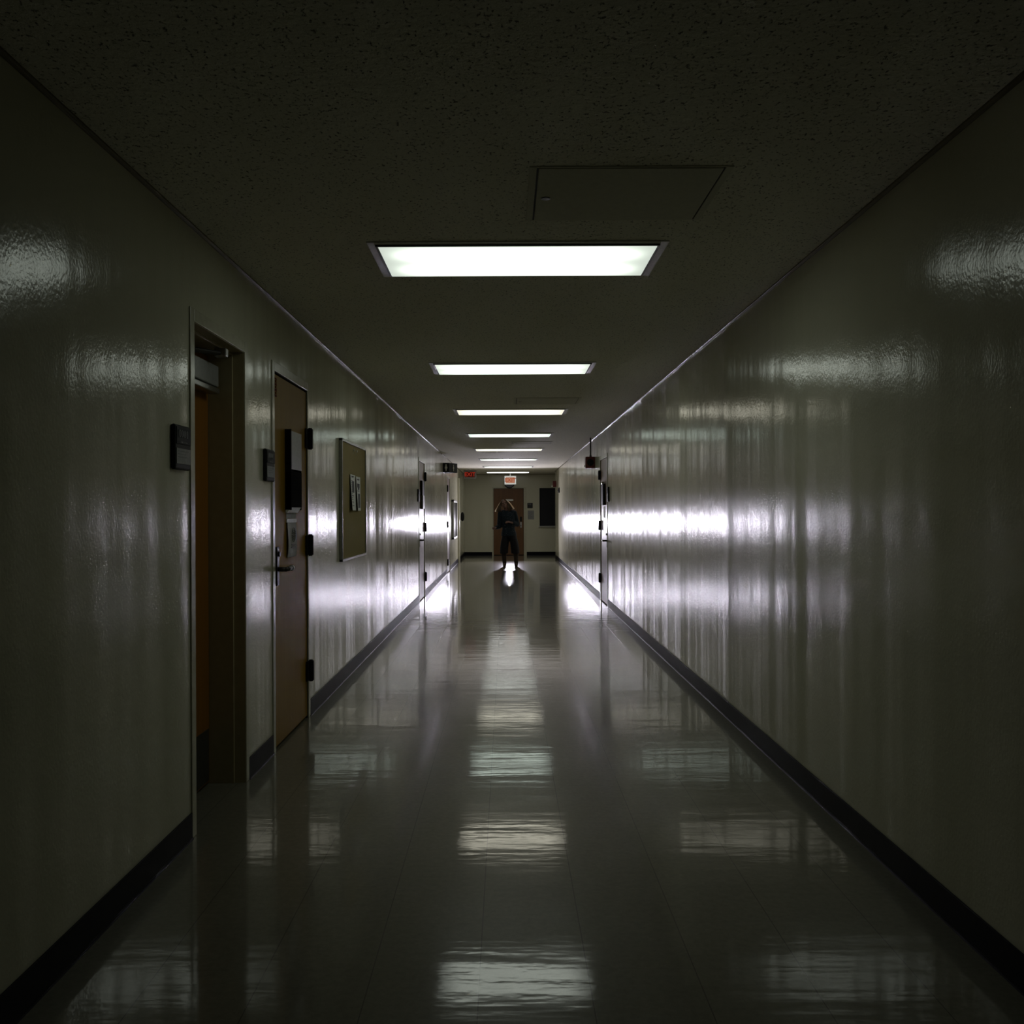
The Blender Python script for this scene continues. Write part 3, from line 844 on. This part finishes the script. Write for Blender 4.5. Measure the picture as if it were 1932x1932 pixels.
# torso, neck, limbs
mb.capsule(q(.065, .02, .86), q(.055, .02, .98), .108, .100); mb.capsule(q(.055, .02, 1.0), q(.03, .02, 1.20), .098, .104)
mb.capsule(shL, shR, .046, .046); mb.capsule(q(.0, .0, 1.17), q(.07, .0, 1.17), .095, .095)
mb.capsule(neck0, neck1, .055, .050)
for sh, el, wr in ((shL, elL, wrL), (shR, elR, wrR)):
    mb.capsule(sh, el, .046, .036); mb.capsule(el, wr, .036, .024)
for hp_, kn, an in ((hipL, knL, anL), (hipR, knR, anR)):
    mb.capsule(hp_, kn, .070, .050); mb.capsule(kn, kn + (an - kn) * .4, .048, .047); mb.capsule(kn + (an - kn) * .35, an, .046, .026)
    mb.capsule(an, an + Vector((0, -.085, -.050)), .026, .018)
# head: cranium, jaw, nose, lips, ears, brow
mb.ball(hp(0, .012, .030), (.074, .092, .088), 20, hrot); mb.ball(hp(0, -.014, -.030), (.060, .072, .080), 20, hrot)
mb.ball(hp(0, -.048, -.088), (.030, .028, .022), 12, hrot)
mb.capsule(hp(0, -.080, .012), hp(0, -.100, -.028), .009, .013); mb.ball(hp(.010, -.092, -.032), .009, 8); mb.ball(hp(-.010, -.092, -.032), .009, 8)
mb.capsule(hp(-.018, -.082, -.060), hp(.018, -.082, -.060), .007, .007); mb.capsule(hp(-.014, -.080, -.070), hp(.014, -.080, -.070), .008, .008)
mb.capsule(hp(-.040, -.074, .024), hp(.040, -.074, .024), .011, .011)
for s in (-1, 1): mb.ball(hp(.074 * s, .012, -.010), (.010, .020, .032), 10, hrot)
# hands: palm plus five bent fingers each
def hand(wr, d, side, up, curl):
    d = d.normalized(); up = (up - d * up.dot(d)).normalized(); lat = d.cross(up).normalized() * side
    pc = wr + d * .045
    for s in (-.026, -.009, .009, .026): mb.capsule(wr + lat * s * .6, wr + d * .078 + lat * s, .015, .0125, 8)
    for i, s in enumerate((-.030, -.010, .010, .028)):
        L = (.030, .036, .034, .026)[i]; p = wr + d * .078 + lat * s
        ang = 0.0
        for j in range(3):
            ang += curl * (1.0 + .12 * i)
            dd = (d * math.cos(ang) - up * math.sin(ang)); n = p + dd * L * (1.0, .75, .6)[j]
            mb.capsule(p, n, .0095 - .0008 * j, .009 - .0008 * j, 8); p = n
    p = wr + d * .022 - lat * .026
    for j, L in enumerate((.036, .030, .024)):
        dd = (d * .75 - lat * (.62 - .35 * j) - up * (.25 + .35 * j)).normalized(); n = p + dd * L
        mb.capsule(p, n, .0115 - .001 * j, .0105 - .001 * j, 8); p = n
hand(wrL, Vector((-.50, -.80, .15)), 1, Vector((-.2, .3, 1)), .85)
hand(wrR, Vector((-.85, -.40, .22)), -1, Vector((0, -.6, .9)), .38)
body = remeshed('body', mb, skin, W, .0065, 3, .4)

# eyes set into the face
for s in (-1, 1):
    obj('eye', MB().ball(hp(.031 * s, -.074, .004), .011, 12), simple('eye_dark', (.04, .035, .03), .15), body, smooth=True)

# blouse: loose body with elbow-length sleeves
mb = MB()
def ring(cx, cy, z, rx, ry, n=20, tilt=0.0):
    return [q(cx + rx * math.cos(2 * PI * k / n), cy + ry * math.sin(2 * PI * k / n), z + tilt * math.cos(2 * PI * k / n)) for k in range(n)]
mb.loft([ring(.062, .02, .735, .190, .150), ring(.062, .02, .80, .184, .148), ring(.055, .02, .92, .148, .122), ring(.050, .02, 1.02, .150, .122), ring(.04, .02, 1.12, .170, .130),
         ring(.030, .02, 1.22, .182, .125), ring(.028, .025, 1.285, .168, .095), ring(.024, .028, 1.335, .085, .070), ring(.022, .028, 1.350, .066, .060)])
mb.capsule(shL, q(.0, .028, 1.325), .064, .052); mb.capsule(shR, q(.045, .028, 1.325), .064, .052); mb.capsule(shL, shR, .068, .068)
mb.capsule(shL, shL + (elL - shL) * .98, .066, .062); mb.capsule(shR, shR + (elR - shR) * .98, .066, .066)
mb.capsule(elL, elL + (wrL - elL) * .72, .058, .050); mb.capsule(elR, elR + (wrR - elR) * .62, .064, .056)
remeshed('blouse', mb, blouse_mat(), W, .012, 4, .5)

# wide cropped trousers
mb = MB()
def leg_ring(c, rx, ry, z, n=18): return [q(c[0] + rx * math.cos(2 * PI * k / n) * (1 + .05 * math.cos(5 * 2 * PI * k / n)), c[1] + ry * math.sin(2 * PI * k / n), z) for k in range(n)]
mb.loft([ring(.062, .02, .70, .170, .130), ring(.062, .02, .80, .160, .125), ring(.060, .02, .88, .145, .118)])
mb.loft([leg_ring((-.060, .0), .098, .11, .315), leg_ring((-.058, -.01), .100, .11, .42), leg_ring((-.040, .0), .100, .115, .58), leg_ring((-.012, .015), .092, .12, .76)])
mb.loft([leg_ring((.212, .01), .102, .11, .315), leg_ring((.206, .005), .102, .11, .42), leg_ring((.185, .01), .100, .115, .58), leg_ring((.142, .015), .094, .12, .76)])
remeshed('trousers', mb, cul_m, W, .011, 3, .5)

# ankle boots
for an, kn in ((anL, knL), (anR, knR)):
    mb = MB()
    mb.capsule(an + (kn - an) * .70, an + Vector((0, 0, .02)), .064, .050); mb.capsule(an + Vector((0, 0, .03)), an + Vector((0, .015, -.04)), .050, .042); mb.capsule(an + Vector((0, .03, -.045)), an + Vector((0, -.125, -.052)), .043, .034)
    mb.box(an + Vector((-.034, .012, -.085)), an + Vector((.034, .066, -.03)), .006); mb.box(an + Vector((-.036, -.155, -.085)), an + Vector((.036, .0, -.066)), .005)
    remeshed('boot', mb, boot_m, W, .008, 2, .4)

# hair: cap plus long locks that fan out over both shoulders
mb = MB()
mb.ball(hp(0, .026, .036), (.086, .098, .088), 18, hrot)
rnd = random.Random(3)
def lock(p0, p1, p2, r):
    prev = None; pts = []
    for k in range(9):
        s = k / 8; p = p0 * (1 - s) ** 2 + p1 * 2 * s * (1 - s) + p2 * s * s
        pts.append((p, r * (1 - .55 * s)))
    rings = []
    for i, (p, rr) in enumerate(pts):
        d = (pts[min(i + 1, 8)][0] - pts[max(i - 1, 0)][0]).normalized(); qv = d.to_track_quat('Z', 'Y')
        rings.append([p + qv @ Vector((rr * math.cos(2 * PI * k / 6), rr * math.sin(2 * PI * k / 6), 0)) for k in range(6)])
    mb.loft(rings)
def fan(n, back_only, spread):
    for i in range(n):
        s = -1 if i % 2 else 1
        a_ = rnd.uniform(0, 1) if not spread else rnd.uniform(-.26, .02)
        y_ = rnd.uniform(.06, .14) if spread else rnd.uniform(-.072, .07)
        p0 = hp(s * rnd.uniform(.002, .03), y_ * .95 + .01, .122 - abs(y_ - .02) * .32 + (.020 if spread else 0))
        p1 = hp(s * (.100 + .014 * rnd.random() + (.040 if spread else -.006)), y_ + .02, .060 + .02 * rnd.random())
        if s < 0: tip = q(-.236 + .13 * a_ + rnd.uniform(-.010, .010), y_ * .9 + .02 * rnd.random(), 1.312 + .022 * rnd.random() - .015 * a_)
        else: tip = q(.166 - .11 * a_ + rnd.uniform(-.010, .010), y_ * .9 + .02 * rnd.random(), 1.372 - .06 * a_ + .02 * rnd.random())
        lock(p0, p1, tip, rnd.uniform(.008, .012) if spread else rnd.uniform(.007, .010))
fan(130, True, False)
obj('hair', mb, hair_mat('blond_hair_painted_shaded', (.070, .045, .026), (.13, .088, .05), (.3, .2, .1), .08), W, smooth=True)  # blond darkened in its colour for the shade inside the hair
mb = MB(); fan(70, True, True)
tag(obj('outer_hair', mb, hair_mat('blond_hair_painted_lit', (.62, .52, .40), (.80, .70, .55), (1.0, .93, .82), .85), W, smooth=True), label='blond outer locks coloured paler to carry the rim light from behind')  # same blond, rim light put into a much paler colour

# ------------------------------------------------------------------ light: the lamp shining from behind her
ld = bpy.data.lights.new('lamp_behind', 'AREA'); ld.shape = 'DISK'; ld.size = .13; ld.spread = math.radians(125); ld.energy = FLASH_W
ld.color = (.90, .85, 1.0)
lo = bpy.data.objects.new('lamp_behind', ld); COL.objects.link(lo)
lo.location = (.105, 26.2, .99); lo.rotation_euler = (PI / 2, 0, PI)       # faces back down the hall (-Y)
lo.rotation_euler = Vector((0, 1, 0)).to_track_quat('Z', 'Y').to_euler()

wd = bpy.data.worlds.new('dark'); SC.world = wd; wd.use_nodes = True
wd.node_tree.nodes['Background'].inputs['Color'].default_value = (0, 0, 0, 1)

# ------------------------------------------------------------------ camera
F = 1800.0
cd = bpy.data.cameras.new('camera'); cam = bpy.data.objects.new('camera', cd); COL.objects.link(cam)
cd.sensor_width = 36; cd.lens = F / 1932 * 36; cd.shift_x = 11 / 1932; cd.shift_y = 1 / 1932
cd.clip_start = .05; cd.clip_end = 100
cam.matrix_world = Matrix.Translation((0, 0, EYE)) @ (Matrix.Rotation(PI / 2, 4, 'X') @ Matrix.Rotation(math.radians(-.25), 4, 'Z'))
SC.camera = cam
SC.cycles.blur_glossy = .05; SC.cycles.sample_clamp_indirect = 80.0
SC.view_settings.view_transform = 'Standard'; SC.view_settings.look = 'None'
SC.view_settings.exposure = 0.0; SC.view_settings.gamma = 1.0
